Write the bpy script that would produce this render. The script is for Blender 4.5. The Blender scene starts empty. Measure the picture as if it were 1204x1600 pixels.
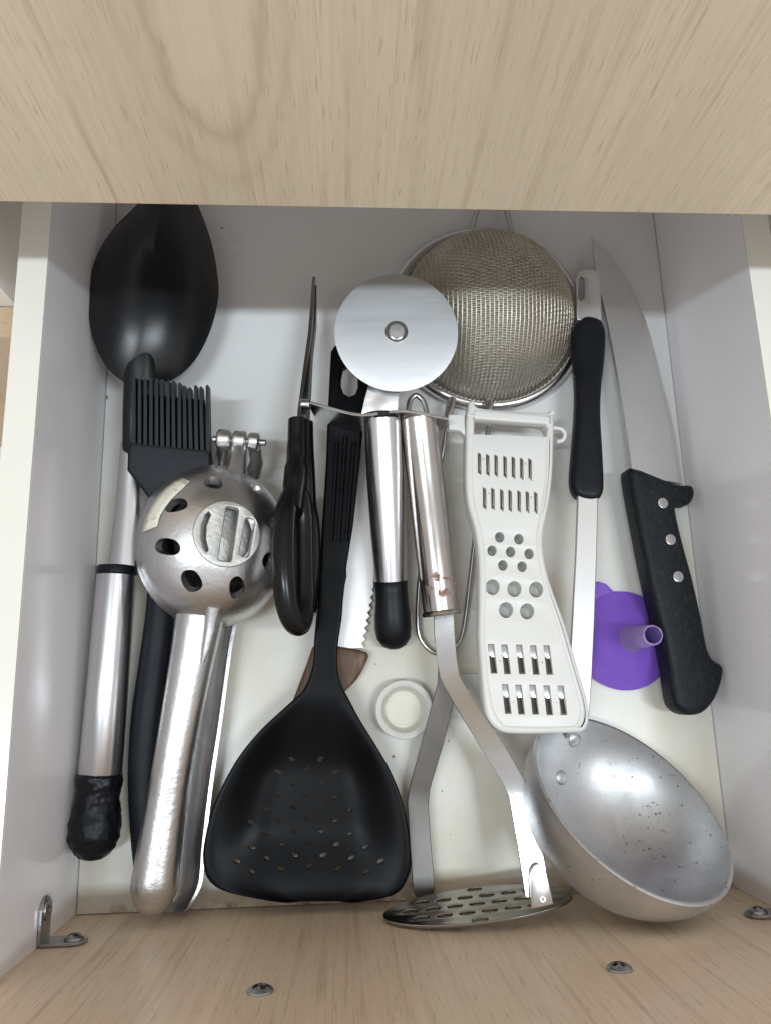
import bpy, bmesh, math, random
from mathutils import Vector, Matrix, noise as mnoise
R_ = math.radians
random.seed(7)
SC = bpy.context.scene
COL = SC.collection

# ------------------------------------------------------------------ camera
CAM = Vector((0.14492, 0.11371, 0.45658))
cd = bpy.data.cameras.new("camera")
cam = bpy.data.objects.new("camera", cd)
COL.objects.link(cam)
cam.location = CAM
cam.rotation_euler = (0.226306, -0.05137, -0.027425)
cd.sensor_fit = 'VERTICAL'
cd.sensor_height = 24.0
cd.sensor_width = 24.0
cd.lens = 24.0 * 1203.0 / 1600.0
cd.clip_start = 0.01
cd.clip_end = 50
SC.camera = cam
RM = cam.rotation_euler.to_matrix()

# ------------------------------------------------------------------ light of the room
w = bpy.data.worlds.new("World")
SC.world = w
w.use_nodes = True
bg = w.node_tree.nodes["Background"]
bg.inputs[0].default_value = (1.0, 0.965, 0.94, 1)
bg.inputs[1].default_value = 0.64


def tube_lamp(name, loc, sx, sy, power, colour, target):
    ld = bpy.data.lights.new(name, 'AREA')
    ld.shape = 'RECTANGLE'
    ld.size, ld.size_y = sx, sy
    ld.energy = power
    ld.color = colour
    lo = bpy.data.objects.new(name, ld)
    COL.objects.link(lo)
    lo.location = loc
    d = (Vector(target) - Vector(loc)).normalized()
    # keep the long side along x
    x = Vector((1, 0, 0))
    z = -d
    y = z.cross(x).normalized()
    x = y.cross(z)
    lo.rotation_euler = Matrix((x, y, z)).transposed().to_euler()


tube_lamp("ceiling_tube_lamp", (-0.42, -0.12, 1.90), 0.60, 0.07, 12.0, (0.80, 0.92, 1.0), (0.18, 0.2, 0))
tube_lamp("ceiling_tube_lamp", (0.78, -0.12, 1.90), 0.60, 0.07, 12.0, (0.80, 0.92, 1.0), (0.18, 0.2, 0))

SC.view_settings.view_transform = 'Standard'
SC.view_settings.look = 'None'
SC.view_settings.exposure = 0.13
SC.view_settings.gamma = 1.0
SC.render.engine = 'CYCLES'
SC.cycles.max_bounces = 10
SC.cycles.transparent_max_bounces = 12


# ------------------------------------------------------------------ survey: a sight line met with a plane of known height
def ray(px, py):
    return RM @ Vector(((px - 602) / 1203.0, -(py - 800) / 1203.0, -1))


def P(px, py, z):
    d = ray(px, py)
    return CAM + d * ((z - CAM.z) / d.z)


class PL:
    """plane through three points given as (px, py, height)"""
    def __init__(s, *t):
        if len(t) == 1:
            s.o = Vector((0, 0, t[0])); s.n = Vector((0, 0, 1))
        else:
            a, b, c = [P(*q) for q in t]
            s.o = a; s.n = (b - a).cross(c - a).normalized()
            if s.n.z < 0: s.n = -s.n
        s.e1 = (Vector((1, 0, 0)) - s.n * s.n.x).normalized()
        s.e2 = s.n.cross(s.e1)

    def at(s, px, py, off=0.0):
        d = ray(px, py)
        o = s.o + s.n * off
        return CAM + d * ((o - CAM).dot(s.n) / d.dot(s.n))

    def uv(s, px, py):
        v = s.at(px, py) - s.o
        return (v.dot(s.e1), v.dot(s.e2))

    def w(s, u, v, h=0.0):
        return s.o + s.e1 * u + s.e2 * v + s.n * h


def spline(pts, n=6, closed=True):
    """Catmull-Rom through the traced points"""
    out = []
    m = len(pts)
    pts = [Vector(p) for p in pts]
    rng = range(m) if closed else range(m - 1)
    for i in rng:
        if closed:
            p0, p1, p2, p3 = pts[i - 1], pts[i], pts[(i + 1) % m], pts[(i + 2) % m]
        else:
            p0, p1, p2, p3 = pts[max(i - 1, 0)], pts[i], pts[i + 1], pts[min(i + 2, m - 1)]
        for k in range(n):
            t = k / n
            out.append(0.5 * ((2 * p1) + (p2 - p0) * t + (2 * p0 - 5 * p1 + 4 * p2 - p3) * t * t + (3 * p1 - p0 - 3 * p2 + p3) * t ** 3))
    if not closed: out.append(pts[-1])
    return out


# ------------------------------------------------------------------ mesh builder
class MB:
    def __init__(s):
        s.v = []; s.f = []

    def add(s, vs, fs):
        o = len(s.v)
        s.v += [Vector(q) for q in vs]
        s.f += [tuple(i + o for i in f) for f in fs]
        return s

    def loft(s, rings, cap0=True, cap1=True, closed=True):
        n = len(rings[0]); vs = [p for r in rings for p in r]; fs = []
        for i in range(len(rings) - 1):
            for j in range(n if closed else n - 1):
                a = i * n + j; b = i * n + (j + 1) % n
                fs.append((a, b, b + n, a + n))
        if cap0: fs.append(tuple(range(n - 1, -1, -1)))
        if cap1: fs.append(tuple((len(rings) - 1) * n + k for k in range(n)))
        return s.add(vs, fs)

    def tube(s, path, r, sides=12, flat=1.0, up=None, caps=True, closed=False):
        path = [Vector(p) for p in path]
        m = len(path)
        rr = r if isinstance(r, (list, tuple)) else [r] * m
        rings = []
        t0 = None; nrm = None
        for i in range(m):
            if closed: t = (path[(i + 1) % m] - path[i - 1]).normalized()
            else: t = (path[min(i + 1, m - 1)] - path[max(i - 1, 0)]).normalized()
            if up is not None:
                nrm = (Vector(up) - t * t.dot(Vector(up))).normalized()
            elif nrm is None:
                q = Vector((0, 0, 1)) if abs(t.z) < .9 else Vector((1, 0, 0))
                nrm = (q - t * t.dot(q)).normalized()
            else:
                nrm = (nrm - t * t.dot(nrm)).normalized()
            b = t.cross(nrm)
            rings.append([path[i] + nrm * (math.sin(2 * math.pi * k / sides) * rr[i] * flat) + b * (math.cos(2 * math.pi * k / sides) * rr[i]) for k in range(sides)])
        if closed:
            rings.append(rings[0])
            return s.loft(rings, False, False)
        return s.loft(rings, caps, caps)

    def lathe(s, a, axis, prof, seg=40, cap0=False, cap1=False):
        """profile [(distance along the axis, radius)]"""
        a = Vector(a); axis = Vector(axis).normalized()
        q = Vector((1, 0, 0)) if abs(axis.x) < .8 else Vector((0, 1, 0))
        e = (q - axis * axis.dot(q)).normalized(); g = axis.cross(e)
        rings = [[a + axis * h + e * (math.cos(2 * math.pi * k / seg) * r) + g * (math.sin(2 * math.pi * k / seg) * r) for k in range(seg)] for h, r in prof]
        return s.loft(rings, cap0, cap1)

    def box(s, lo, hi):
        x0, y0, z0 = lo; x1, y1, z1 = hi
        vs = [(x0, y0, z0), (x1, y0, z0), (x1, y1, z0), (x0, y1, z0), (x0, y0, z1), (x1, y0, z1), (x1, y1, z1), (x0, y1, z1)]
        return s.add(vs, [(3, 2, 1, 0), (4, 5, 6, 7), (0, 1, 5, 4), (1, 2, 6, 5), (2, 3, 7, 6), (3, 0, 4, 7)])

    def strap(s, L, Rr, t):
        """flat bar between two edge lines, thickness t below"""
        rings = []
        m = len(L)
        for i in range(m):
            al = ((L[min(i + 1, m - 1)] + Rr[min(i + 1, m - 1)]) - (L[max(i - 1, 0)] + Rr[max(i - 1, 0)])).normalized()
            ac = (Rr[i] - L[i]).normalized()
            n = ac.cross(al)
            if n.z < 0: n = -n
            n.normalize()
            rings.append([L[i], Rr[i], Rr[i] - n * t, L[i] - n * t])
        return s.loft(rings)

    def slab(s, pl, outer, holes=(), top=0.0, bot=-0.002, bevel=0.0004, res=2):
        """flat plate with real holes: outline and holes in plane coordinates"""
        cu = bpy.data.curves.new("tmp", 'CURVE')
        cu.dimensions = '2D'; cu.fill_mode = 'BOTH'
        bevel = min(bevel, (top - bot) * .49)
        cu.extrude = (top - bot) / 2 - bevel
        cu.bevel_depth = bevel; cu.bevel_resolution = res; cu.offset = -bevel
        for poly in [outer] + list(holes):
            sp = cu.splines.new('POLY')
            sp.points.add(len(poly) - 1)
            for i, p in enumerate(poly): sp.points[i].co = (p[0], p[1], 0, 1)
            sp.use_cyclic_u = True
        ob = bpy.data.objects.new("tmp", cu)
        COL.objects.link(ob)
        dg = bpy.context.evaluated_depsgraph_get()
        me = bpy.data.meshes.new_from_object(ob.evaluated_get(dg))
        bm = bmesh.new(); bm.from_mesh(me)
        bmesh.ops.remove_doubles(bm, verts=bm.verts, dist=1e-6)
        bmesh.ops.recalc_face_normals(bm, faces=bm.faces)
        bm.verts.ensure_lookup_table()
        mid = (top + bot) / 2
        s.add([pl.w(v.co.x, v.co.y, v.co.z + mid) for v in bm.verts], [[v.index for v in f.verts] for f in bm.faces])
        bm.free()
        bpy.data.objects.remove(ob); bpy.data.curves.remove(cu); bpy.data.meshes.remove(me)
        return s

    def mesh(s, name, loc, angle=32, fix=True):
        me = bpy.data.meshes.new(name)
        me.from_pydata([v - loc for v in s.v], [], s.f)
        if fix:
            bm = bmesh.new(); bm.from_mesh(me)
            bmesh.ops.recalc_face_normals(bm, faces=bm.faces)
            bm.to_mesh(me); bm.free()
        for p in me.polygons: p.use_smooth = True
        if angle: me.set_sharp_from_angle(angle=R_(angle))
        return me

    def build(s, name, mat, parent=None, angle=32, bevel=0, seg=2, fix=True):
        loc = Vector((0, 0, 0))
        q = parent
        while q is not None:
            loc = loc + q.location; q = q.parent
        o = bpy.data.objects.new(name, s.mesh(name, loc, angle, fix))
        COL.objects.link(o)
        o.data.materials.append(mat)
        if parent: o.parent = parent
        if bevel:
            m = o.modifiers.new("bevel", 'BEVEL'); m.width = bevel; m.segments = seg; m.limit_method = 'ANGLE'; m.angle_limit = R_(40)
        return o


def thing(name, label, cat, loc=(0, 0, 0), group=None):
    o = bpy.data.objects.new(name, None)
    COL.objects.link(o)
    o.location = loc; o.empty_display_size = .01
    o["label"] = label; o["category"] = cat
    if group: o["group"] = group
    return o


def cut(o, mb, angle=32):
    """cut real openings into a part"""
    loc = Vector((0, 0, 0)); q = o.parent
    while q is not None: loc = loc + q.location; q = q.parent
    c = bpy.data.objects.new("tmp", mb.mesh("tmp", loc)); COL.objects.link(c); c.location = loc
    m = o.modifiers.new("cut", 'BOOLEAN'); m.operation = 'DIFFERENCE'; m.object = c; m.solver = 'EXACT'
    m.use_self = True
    bpy.context.view_layer.update()
    dg = bpy.context.evaluated_depsgraph_get()
    me = bpy.data.meshes.new_from_object(o.evaluated_get(dg))
    o.modifiers.remove(m)
    old = o.data; o.data = me; bpy.data.meshes.remove(old); me.name = o.name
    bpy.data.objects.remove(c)
    for p in me.polygons: p.use_smooth = True
    me.set_sharp_from_angle(angle=R_(angle))


# ------------------------------------------------------------------ materials
class NT:
    def __init__(s, name):
        s.m = bpy.data.materials.new(name); s.m.use_nodes = True
        s.t = s.m.node_tree; s.b = s.t.nodes["Principled BSDF"]

    def n(s, typ, **kw):
        q = s.t.nodes.new(typ)
        for k, v in kw.items(): setattr(q, k, v)
        return q

    def l(s, a, b): s.t.links.new(a, b)

    def coord(s, scale=(1, 1, 1), loc=(0, 0, 0), rot=(0, 0, 0), kind='Object'):
        c = s.n('ShaderNodeTexCoord'); mp = s.n('ShaderNodeMapping')
        mp.inputs['Scale'].default_value = scale; mp.inputs['Location'].default_value = loc; mp.inputs['Rotation'].default_value = rot
        s.l(c.outputs[kind], mp.inputs[0]); return mp.outputs[0]

    def noise(s, scale=5, detail=3, rough=.5, co=None, dist=0.0):
        q = s.n('ShaderNodeTexNoise'); q.inputs['Scale'].default_value = scale; q.inputs['Detail'].default_value = detail
        q.inputs['Roughness'].default_value = rough; q.inputs['Distortion'].default_value = dist
        if co is not None: s.l(co, q.inputs['Vector'])
        return q.outputs['Fac']

    def ramp(s, fac, stops):
        q = s.n('ShaderNodeValToRGB'); e = q.color_ramp.elements
        while len(e) < len(stops): e.new(.5)
        for i, (p, c) in enumerate(stops):
            e[i].position = p
            e[i].color = (c, c, c, 1) if isinstance(c, (int, float)) else tuple(c) + (1,)
        s.l(fac, q.inputs[0]); return q.outputs[0]

    def fall(s, v, a, b):
        """1 below a, 0 above b"""
        q = s.n('ShaderNodeMapRange', interpolation_type='SMOOTHSTEP')
        q.inputs['From Min'].default_value = a; q.inputs['From Max'].default_value = b
        q.inputs['To Min'].default_value = 1.0; q.inputs['To Max'].default_value = 0.0
        s.l(v, q.inputs['Value']); return q.outputs['Result']

    def mix(s, fac, a, b, mode='MIX'):
        q = s.n('ShaderNodeMix', data_type='RGBA', blend_type=mode)
        for sock, v in ((q.inputs[0], fac), (q.inputs[6], a), (q.inputs[7], b)):
            if isinstance(v, (int, float)): sock.default_value = v
            elif isinstance(v, tuple): sock.default_value = v + (1,) if len(v) == 3 else v
            else: s.l(v, sock)
        return q.outputs[2]

    def math(s, op, a, b=0.0, c=None):
        q = s.n('ShaderNodeMath', operation=op)
        for i, v in enumerate((a, b) if c is None else (a, b, c)):
            if isinstance(v, (int, float)): q.inputs[i].default_value = v
            else: s.l(v, q.inputs[i])
        return q.outputs[0]

    def bump(s, h, strength=.2, dist=.001):
        q = s.n('ShaderNodeBump'); q.inputs['Strength'].default_value = strength; q.inputs['Distance'].default_value = dist
        s.l(h, q.inputs['Height']); s.l(q.outputs[0], s.b.inputs['Normal']); return q

    def set(s, **kw):
        for k, v in kw.items():
            k = k.replace('_', ' ')
            if isinstance(v, (int, float)): s.b.inputs[k].default_value = v
            elif isinstance(v, tuple): s.b.inputs[k].default_value = v + (1,) if len(s.b.inputs[k].default_value) == 4 else v
            else: s.l(v, s.b.inputs[k])
        return s.m


def wood_laminate(name, base, dark, cathedral=None, seed=0.0):
    t = NT(name)
    loc = (seed, seed * 1.7, seed * .6)
    tone = t.noise(1, 3, .5, t.coord((17, 17, 1.4), loc))
    fine = t.noise(1, 4, .7, t.coord((520, 520, 12), loc), .1)
    line = t.noise(1, 2, .45, t.coord((150, 150, 1.5), loc), .35)
    line2 = t.noise(1, 2, .45, t.coord((210, 210, 5.0), (seed * 2, seed, 0)), .3)
    pore = t.noise(1, 2, .5, t.coord((1300, 1300, 70), loc))
    brk = t.noise(1, 2, .5, t.coord((60, 60, 22), loc))
    lf = t.ramp(line, [(.575, 0.0), (.625, 1.0), (.645, .8), (.70, .1)])
    l2 = t.ramp(line2, [(.60, 0.0), (.66, 1.0)])
    bf = t.ramp(brk, [(.35, .25), (.6, 1.0)])
    ff = t.ramp(fine, [(.40, 0.0), (.72, 1.0)])
    pf = t.ramp(pore, [(.60, 0.0), (.70, 1.0)])
    c = t.mix(t.ramp(tone, [(.32, 0.0), (.68, 1.0)]), base, tuple(x * .85 for x in base))
    c = t.mix(t.math('MULTIPLY', ff, .55), c, tuple((x + y) / 2 for x, y in zip(base, dark)))
    c = t.mix(t.math('MULTIPLY', t.math('MULTIPLY', lf, bf), .34), c, dark)
    c = t.mix(t.math('MULTIPLY', t.math('MULTIPLY', l2, bf), .34), c, dark)
    c = t.mix(t.math('MULTIPLY', pf, .38), c, tuple(x * .7 for x in dark))
    if cathedral:
        x0, z0 = cathedral
        s = t.n('ShaderNodeSeparateXYZ'); t.l(t.coord(), s.inputs[0])
        wob = t.noise(1, 3, .55, t.coord((26, 26, 16), loc))
        wob2 = t.noise(1, 3, .6, t.coord((170, 170, 40), loc))
        dx = t.math('ADD', t.math('SUBTRACT', s.outputs[0], x0), t.math('MULTIPLY', t.math('SUBTRACT', wob, .5), .022))
        dz = t.math('MULTIPLY', t.math('SUBTRACT', s.outputs[2], z0), .34)
        r = t.math('SQRT', t.math('ADD', t.math('MULTIPLY', dx, dx), t.math('MULTIPLY', dz, dz)))
        r = t.math('ADD', r, t.math('MULTIPLY', t.math('SUBTRACT', wob2, .5), .003))
        ring = t.ramp(t.math('PINGPONG', t.math('MULTIPLY', r, 120), .5), [(.0, 1.0), (.25, .2), (.5, 0.0)])
        mask = t.ramp(t.math('MULTIPLY', r, 20), [(.08, .2), (.28, 1.0), (.40, .8), (.72, 0.0)])
        c = t.mix(t.math('MULTIPLY', t.math('MULTIPLY', ring, mask), .40), c, dark)
        c = t.mix(t.math('MULTIPLY', t.fall(r, .009, .0165), .55), c, tuple(min(1, x * 1.05) for x in base))
    t.bump(t.math('ADD', fine, t.math('MULTIPLY', pore, .6)), .04, .0003)
    return t.set(Base_Color=c, Roughness=.42)


def laminate_white(name, base, stain_and_dim=0.0):
    t = NT(name)
    co = t.coord()
    big = t.noise(9, 4, .6, co)
    c = base if not stain_and_dim else t.mix(t.ramp(big, [(.35, 0.0), (.8, 1.0)]), base, tuple(b * k for b, k in zip(base, (.98, .975, .955))))
    if stain_and_dim:
        s = t.n('ShaderNodeSeparateXYZ'); t.l(co, s.inputs[0])
        # old grease and spills, dimmer light painted in too, nearest the drawer front; dirt along that edge
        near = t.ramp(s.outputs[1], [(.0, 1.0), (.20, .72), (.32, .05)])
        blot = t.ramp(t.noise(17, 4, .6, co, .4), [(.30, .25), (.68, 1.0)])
        c = t.mix(t.math('MULTIPLY', t.math('MULTIPLY', near, blot), stain_and_dim), c, (.68, .62, .46))
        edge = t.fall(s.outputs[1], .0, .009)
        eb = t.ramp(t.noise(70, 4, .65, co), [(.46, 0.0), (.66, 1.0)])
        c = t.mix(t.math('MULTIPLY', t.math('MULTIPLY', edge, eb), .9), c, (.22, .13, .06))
        sp = t.ramp(t.noise(230, 2, .5, co), [(.735, 0.0), (.76, 1.0)])
        sm = t.ramp(t.noise(21, 2, .5, co), [(.47, 0.0), (.6, 1.0)])
        c = t.mix(t.math('MULTIPLY', t.math('MULTIPLY', sp, sm), .8), c, (.16, .11, .06))
        for px, py, rad_, cc in ((347, 356, .0008, (.03, .025, .02)), (166, 621, .0016, (.28, .17, .08)), (700, 1158, .0006, (.1, .06, .03)), (614, 1182, .0009, (.12, .07, .035)), (604, 1140, .0007, (.12, .08, .04)), (690, 1236, .0005, (.1, .07, .04))):
            dn = t.n('ShaderNodeVectorMath', operation='DISTANCE'); dn.inputs[1].default_value = P(px, py, 0); t.l(co, dn.inputs[0])
            c = t.mix(t.fall(t.math('ADD', dn.outputs['Value'], t.math('MULTIPLY', t.noise(700, 2, .5, co), rad_)), rad_ * 1.0, rad_ * 1.6 + .0001), c, cc)
    else:
        sp = t.ramp(t.noise(120, 2, .5, co), [(.76, 0.0), (.785, 1.0)])
        c = t.mix(t.math('MULTIPLY', sp, .6), c, (.25, .2, .16))
    sm = t.noise(14, 3, .5, co)
    ro = t.math('ADD', .13 if not stain_and_dim else .22, t.math('MULTIPLY', sm, .08))
    return t.set(Base_Color=c, Roughness=ro)


def steel(name, base=(.60, .60, .61), rough=.24, brush=(600, 600, 12), bump=.06, var=.16, blotch=.12, scratch=0.25):
    t = NT(name)
    br = t.noise(1, 4, .6, t.coord(brush))
    big = t.noise(45, 4, .6, t.coord(), .3)
    c = t.mix(t.math('MULTIPLY', t.ramp(big, [(.35, 0.0), (.75, 1.0)]), blotch * 2), base, tuple(b * k for b, k in zip(base, (.66, .62, .57))))
    c = t.mix(t.math('MULTIPLY', t.ramp(br, [(.5, 0.0), (.72, 1.0)]), scratch), c, tuple(b * .62 for b in base))
    ro = t.math('ADD', rough, t.math('ADD', t.math('MULTIPLY', t.math('SUBTRACT', br, .5), var), t.math('MULTIPLY', t.math('SUBTRACT', big, .5), min(.22, blotch * 1.6))))
    t.bump(br, bump, .0003)
    return t.set(Base_Color=c, Metallic=1.0, Roughness=ro)


def cast_alu(name, base, rough, bumpy=.25, pits=0.0, scale=260):
    t = NT(name)
    co = t.coord()
    n1 = t.noise(scale, 4, .65, co); n2 = t.noise(34, 4, .6, co, .4)
    c = t.mix(t.ramp(n2, [(.36, 0.0), (.72, 1.0)]), base, tuple(b * .74 for b in base))
    if pits:
        pn = t.ramp(t.noise(390, 2, .5, t.coord((1, 1.0, .5), rot=(.4, .5, .3))), [(.665, 0.0), (.70, 1.0)])
        pm = t.ramp(t.noise(24, 3, .6, co), [(.42, 0.0), (.60, 1.0)])
        pk = t.math('MULTIPLY', pn, pm)
        c = t.mix(t.math('MULTIPLY', pk, pits), c, (.05, .045, .04))
        met = t.math('SUBTRACT', 1.0, t.math('MULTIPLY', pk, .8))
    else:
        met = 1.0
    ro = t.math('ADD', rough, t.math('MULTIPLY', t.math('SUBTRACT', n2, .5), .3))
    t.bump(t.math('ADD', n1, t.math('MULTIPLY', n2, 1.5)), bumpy, .0006)
    return t.set(Base_Color=c, Metallic=met, Roughness=ro)


def plastic(name, base, rough=.4, bump=.06, scale=500, dust=0.0, coat=0.0, mott=.3, spec=.5):
    t = NT(name)
    co = t.coord()
    n1 = t.noise(scale, 3, .6, co); n2 = t.noise(38, 4, .6, co, .3)
    c = t.mix(t.ramp(n2, [(.35, 0.0), (.75, mott)]), base, tuple(min(1, b * 1.5 + .004) for b in base) if max(base) < .2 else tuple(b * .9 for b in base))
    if dust:
        d = t.math('MULTIPLY', t.ramp(t.noise(60, 5, .7, co), [(.5, 0.0), (.8, 1.0)]), dust)
        c = t.mix(d, c, (.30, .28, .27))
    ro = t.math('ADD', rough, t.math('MULTIPLY', t.math('SUBTRACT', n2, .5), .24))
    t.bump(n1, bump, .0004)
    return t.set(Base_Color=c, Roughness=ro, Coat_Weight=coat, Specular_IOR_Level=spec)


M = {}
M['wood_front'] = wood_laminate('light_wood_laminate', (.74, .61, .445), (.40, .30, .18), (.106, .090), 3.0)
M['wood_inner'] = wood_laminate('wood_laminate', (.93, .745, .565), (.48, .33, .21), None, 1.3)
M['wood_neighbour'] = wood_laminate('neighbour_wood_laminate', (.58, .42, .27), (.36, .24, .14), None, 8.1)
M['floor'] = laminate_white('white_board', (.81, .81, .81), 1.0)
M['side'] = laminate_white('white_side_board', (.92, .90, .92))
M['raw_board'] = plastic('raw_grey_board', (.40, .37, .34), .7, .1, 200)
M['edge'] = laminate_white('cream_edge_band', (.80, .775, .70))
M['steel'] = steel('brushed_steel')
M['steel_handle'] = steel('satin_steel_tube', (.66, .65, .66), .27, (10, 260, 260), 0.0, .02, .0, .03)
M['steel_dark'] = steel('worn_dark_steel', (.30, .285, .27), .30, (500, 40, 500), .05, .14, .2, .3)
M['steel_bright'] = steel('bright_steel', (.70, .69, .69), .20, (400, 60, 400), .03, .1, .08, .15)
M['black_blade'] = steel('blackened_steel', (.10, .10, .105), .34, (500, 40, 500), .02, .14, .2, .2)
M['arm_dark_reflection'] = steel('steel_painted_dark_reflection', (.19, .18, .172), .32, (300, 40, 300), .02, .12, .2, .2)  # darker copy of the arm steel; a dark reflection is put into its colour
M['plate_steel'] = steel('used_steel_dark_reflection', (.40, .385, .37), .22, (300, 40, 300), .02, .12, .2, .2)  # base colour darkened to stand for the plate's dark reflection
M['wire'] = steel('steel_wire', (.58, .57, .56), .22, (200, 200, 200), .02, .1, .15, .1)
M['mesh_wire'] = steel('old_mesh_wire', (.66, .605, .515), .46, (60, 60, 60), .0, .1, .3, .10)
M['blade'] = steel('knife_blade_steel', (.50, .49, .49), .27, (12, 700, 700), .05, .12, .12, .22)
M['steel_soft'] = steel('matt_steel', (.66, .65, .64), .42, (200, 200, 200), .0, .06, .1, .05)
M['blade_soft'] = steel('matt_blade_steel', (.74, .735, .73), .40, (6, 160, 160), .0, .08, .05, .10)
M['zinc'] = cast_alu('zinc_plate', (.42, .42, .43), .34, .15)
M['alu_cast'] = cast_alu('cast_aluminium', (.70, .69, .69), .34, .34)
M['alu_rough'] = cast_alu('rough_cast_aluminium', (.66, .65, .62), .50, .5, 0.0, 420)
M['alu_ladle'] = cast_alu('scratched_aluminium', (.67, .67, .675), .47, .14, .9)
M['black_nylon'] = plastic('black_nylon', (.0022, .0024, .0032), .34, .06, 900, spec=.10)
M['spoon_nylon'] = plastic('smooth_black_nylon', (.004, .0045, .006), .30, .05, 900, spec=.5)
M['black_matt'] = plastic('matt_black_silicone', (.007, .009, .013), .50, .08, 700, .02, spec=.22)
M['black_grip'] = plastic('black_grip', (.006, .007, .010), .42, .2, 420, .03, spec=.22)
M['black_gloss'] = plastic('glossy_black_plastic', (.004, .0035, .004), .26, .05, 300, .01, spec=.3)
M['white_plastic'] = plastic('white_plastic', (.76, .75, .715), .38, .04, 300)
M['purple'] = plastic('purple_plastic', (.225, .105, .57), .27, .03, 300)
M['rubber'] = plastic('black_rubber', (.004, .005, .007), .40, .08, 400, spec=.28)


def rust_steel():
    t = NT('steel_tube_with_rust')
    br = t.noise(1, 4, .6, t.coord((420, 20, 420)))
    big = t.noise(45, 4, .6, t.coord(), .3)
    c = t.mix(t.math('MULTIPLY', t.ramp(big, [(.35, 0.0), (.75, 1.0)]), .4), (.52, .49, .47), (.33, .29, .26))
    s = t.n('ShaderNodeVectorMath', operation='DISTANCE')
    p = P(690, 912, .043) - P(668, 800, .0)
    s.inputs[1].default_value = p
    t.l(t.coord(), s.inputs[0])
    spot = t.fall(s.outputs['Value'], .003, .012)
    rn = t.ramp(t.noise(210, 3, .6, t.coord()), [(.50, 0.0), (.58, 1.0)])
    k = t.math('MULTIPLY', spot, rn)
    c = t.mix(k, c, (.19, .055, .02))
    ro = t.math('ADD', .22, t.math('ADD', t.math('MULTIPLY', t.math('SUBTRACT', br, .5), .14), t.math('MULTIPLY', k, .4)))
    return t.set(Base_Color=c, Metallic=t.math('SUBTRACT', 1.0, k), Roughness=ro)


M['rust_tube'] = rust_steel()


def wheel_steel(c0):
    t = NT('turned_wheel_steel')
    s = t.n('ShaderNodeVectorMath', operation='DISTANCE'); s.inputs[1].default_value = c0
    t.l(t.coord(), s.inputs[0])
    rad = s.outputs['Value']
    q = t.n('ShaderNodeCombineXYZ')
    t.l(t.math('MULTIPLY', rad, 2600), q.inputs[0])
    arc = t.noise(1, 3, .6, q.outputs[0])
    wide = t.noise(1, 4, .6, t.coord((24, 120, 60), rot=(0, 0, .15)), .6)
    c = t.mix(t.ramp(wide, [(.35, 0.0), (.75, 1.0)]), (.90, .91, .92), (.74, .76, .79))
    c = t.mix(t.math('MULTIPLY', t.ramp(arc, [(.45, 0.0), (.7, 1.0)]), .22), c, (.55, .58, .62))
    ro = t.math('ADD', .45, t.math('ADD', t.math('MULTIPLY', t.math('SUBTRACT', arc, .5), .2), t.math('MULTIPLY', t.math('SUBTRACT', wide, .5), .25)))
    t.bump(arc, .05, .0003)
    return t.set(Base_Color=c, Metallic=1.0, Roughness=ro)


def knife_handle_wood():
    t = NT('worn_brown_wood')
    n = t.noise(1, 5, .65, t.coord((260, 45, 200), rot=(0, 0, -.5)), .3)
    c = t.ramp(n, [(.3, (.045, .022, .012)), (.5, (.12, .062, .034)), (.72, (.22, .125, .075))])
    t.bump(n, .3, .0006)
    return t.set(Base_Color=c, Roughness=.55)


def frosted(name, base, trans):
    t = NT(name)
    n = t.noise(60, 3, .5, t.coord())
    c = t.mix(n, base, tuple(b * .93 for b in base))
    return t.set(Base_Color=c, Roughness=.42, Transmission_Weight=trans, IOR=1.4, Subsurface_Weight=.15, Subsurface_Radius=(.004, .004, .003))


M['frosted'] = frosted('frosted_plastic', (.87, .85, .78), .25)
M['clear'] = frosted('clear_plastic', (.90, .91, .90), .12)
M['purple_pale'] = frosted('purple_plastic_painted_sheen', (.42, .29, .68), .25)  # spout is the cone's plastic; its glossy paleness is painted into the colour
M['cup_liner'] = plastic('cream_liner', (.74, .71, .60), .5)
M['brown_wood'] = knife_handle_wood()


def textured_grip():
    t = NT('textured_black_handle')
    n = t.noise(1, 3, .6, t.coord((1400, 340, 900), rot=(0, 0, .22)))
    sp = t.ramp(n, [(.52, 0.0), (.66, 1.0)])
    c = t.mix(t.math('MULTIPLY', sp, .34), (.006, .008, .011), (.055, .06, .065))
    t.bump(n, .5, .0004)
    return t.set(Base_Color=c, Roughness=.5, Specular_IOR_Level=.25)


M['tex_grip'] = textured_grip()


def paper_label():
    t = NT('printed_paper_sticker')
    s = t.n('ShaderNodeTexCoord')
    n = t.noise(1, 2, .5, t.coord((700, 700, 700)))
    m = t.ramp(t.noise(75, 2, .5, t.coord()), [(.47, 0.0), (.56, 1.0)])
    k = t.math('MULTIPLY', t.ramp(n, [(.54, 0.0), (.62, 1.0)]), m)
    c = t.mix(t.math('MULTIPLY', k, .5), (.74, .70, .58), (.25, .23, .21))
    return t.set(Base_Color=c, Roughness=.6)


M['sticker'] = paper_label()

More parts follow.
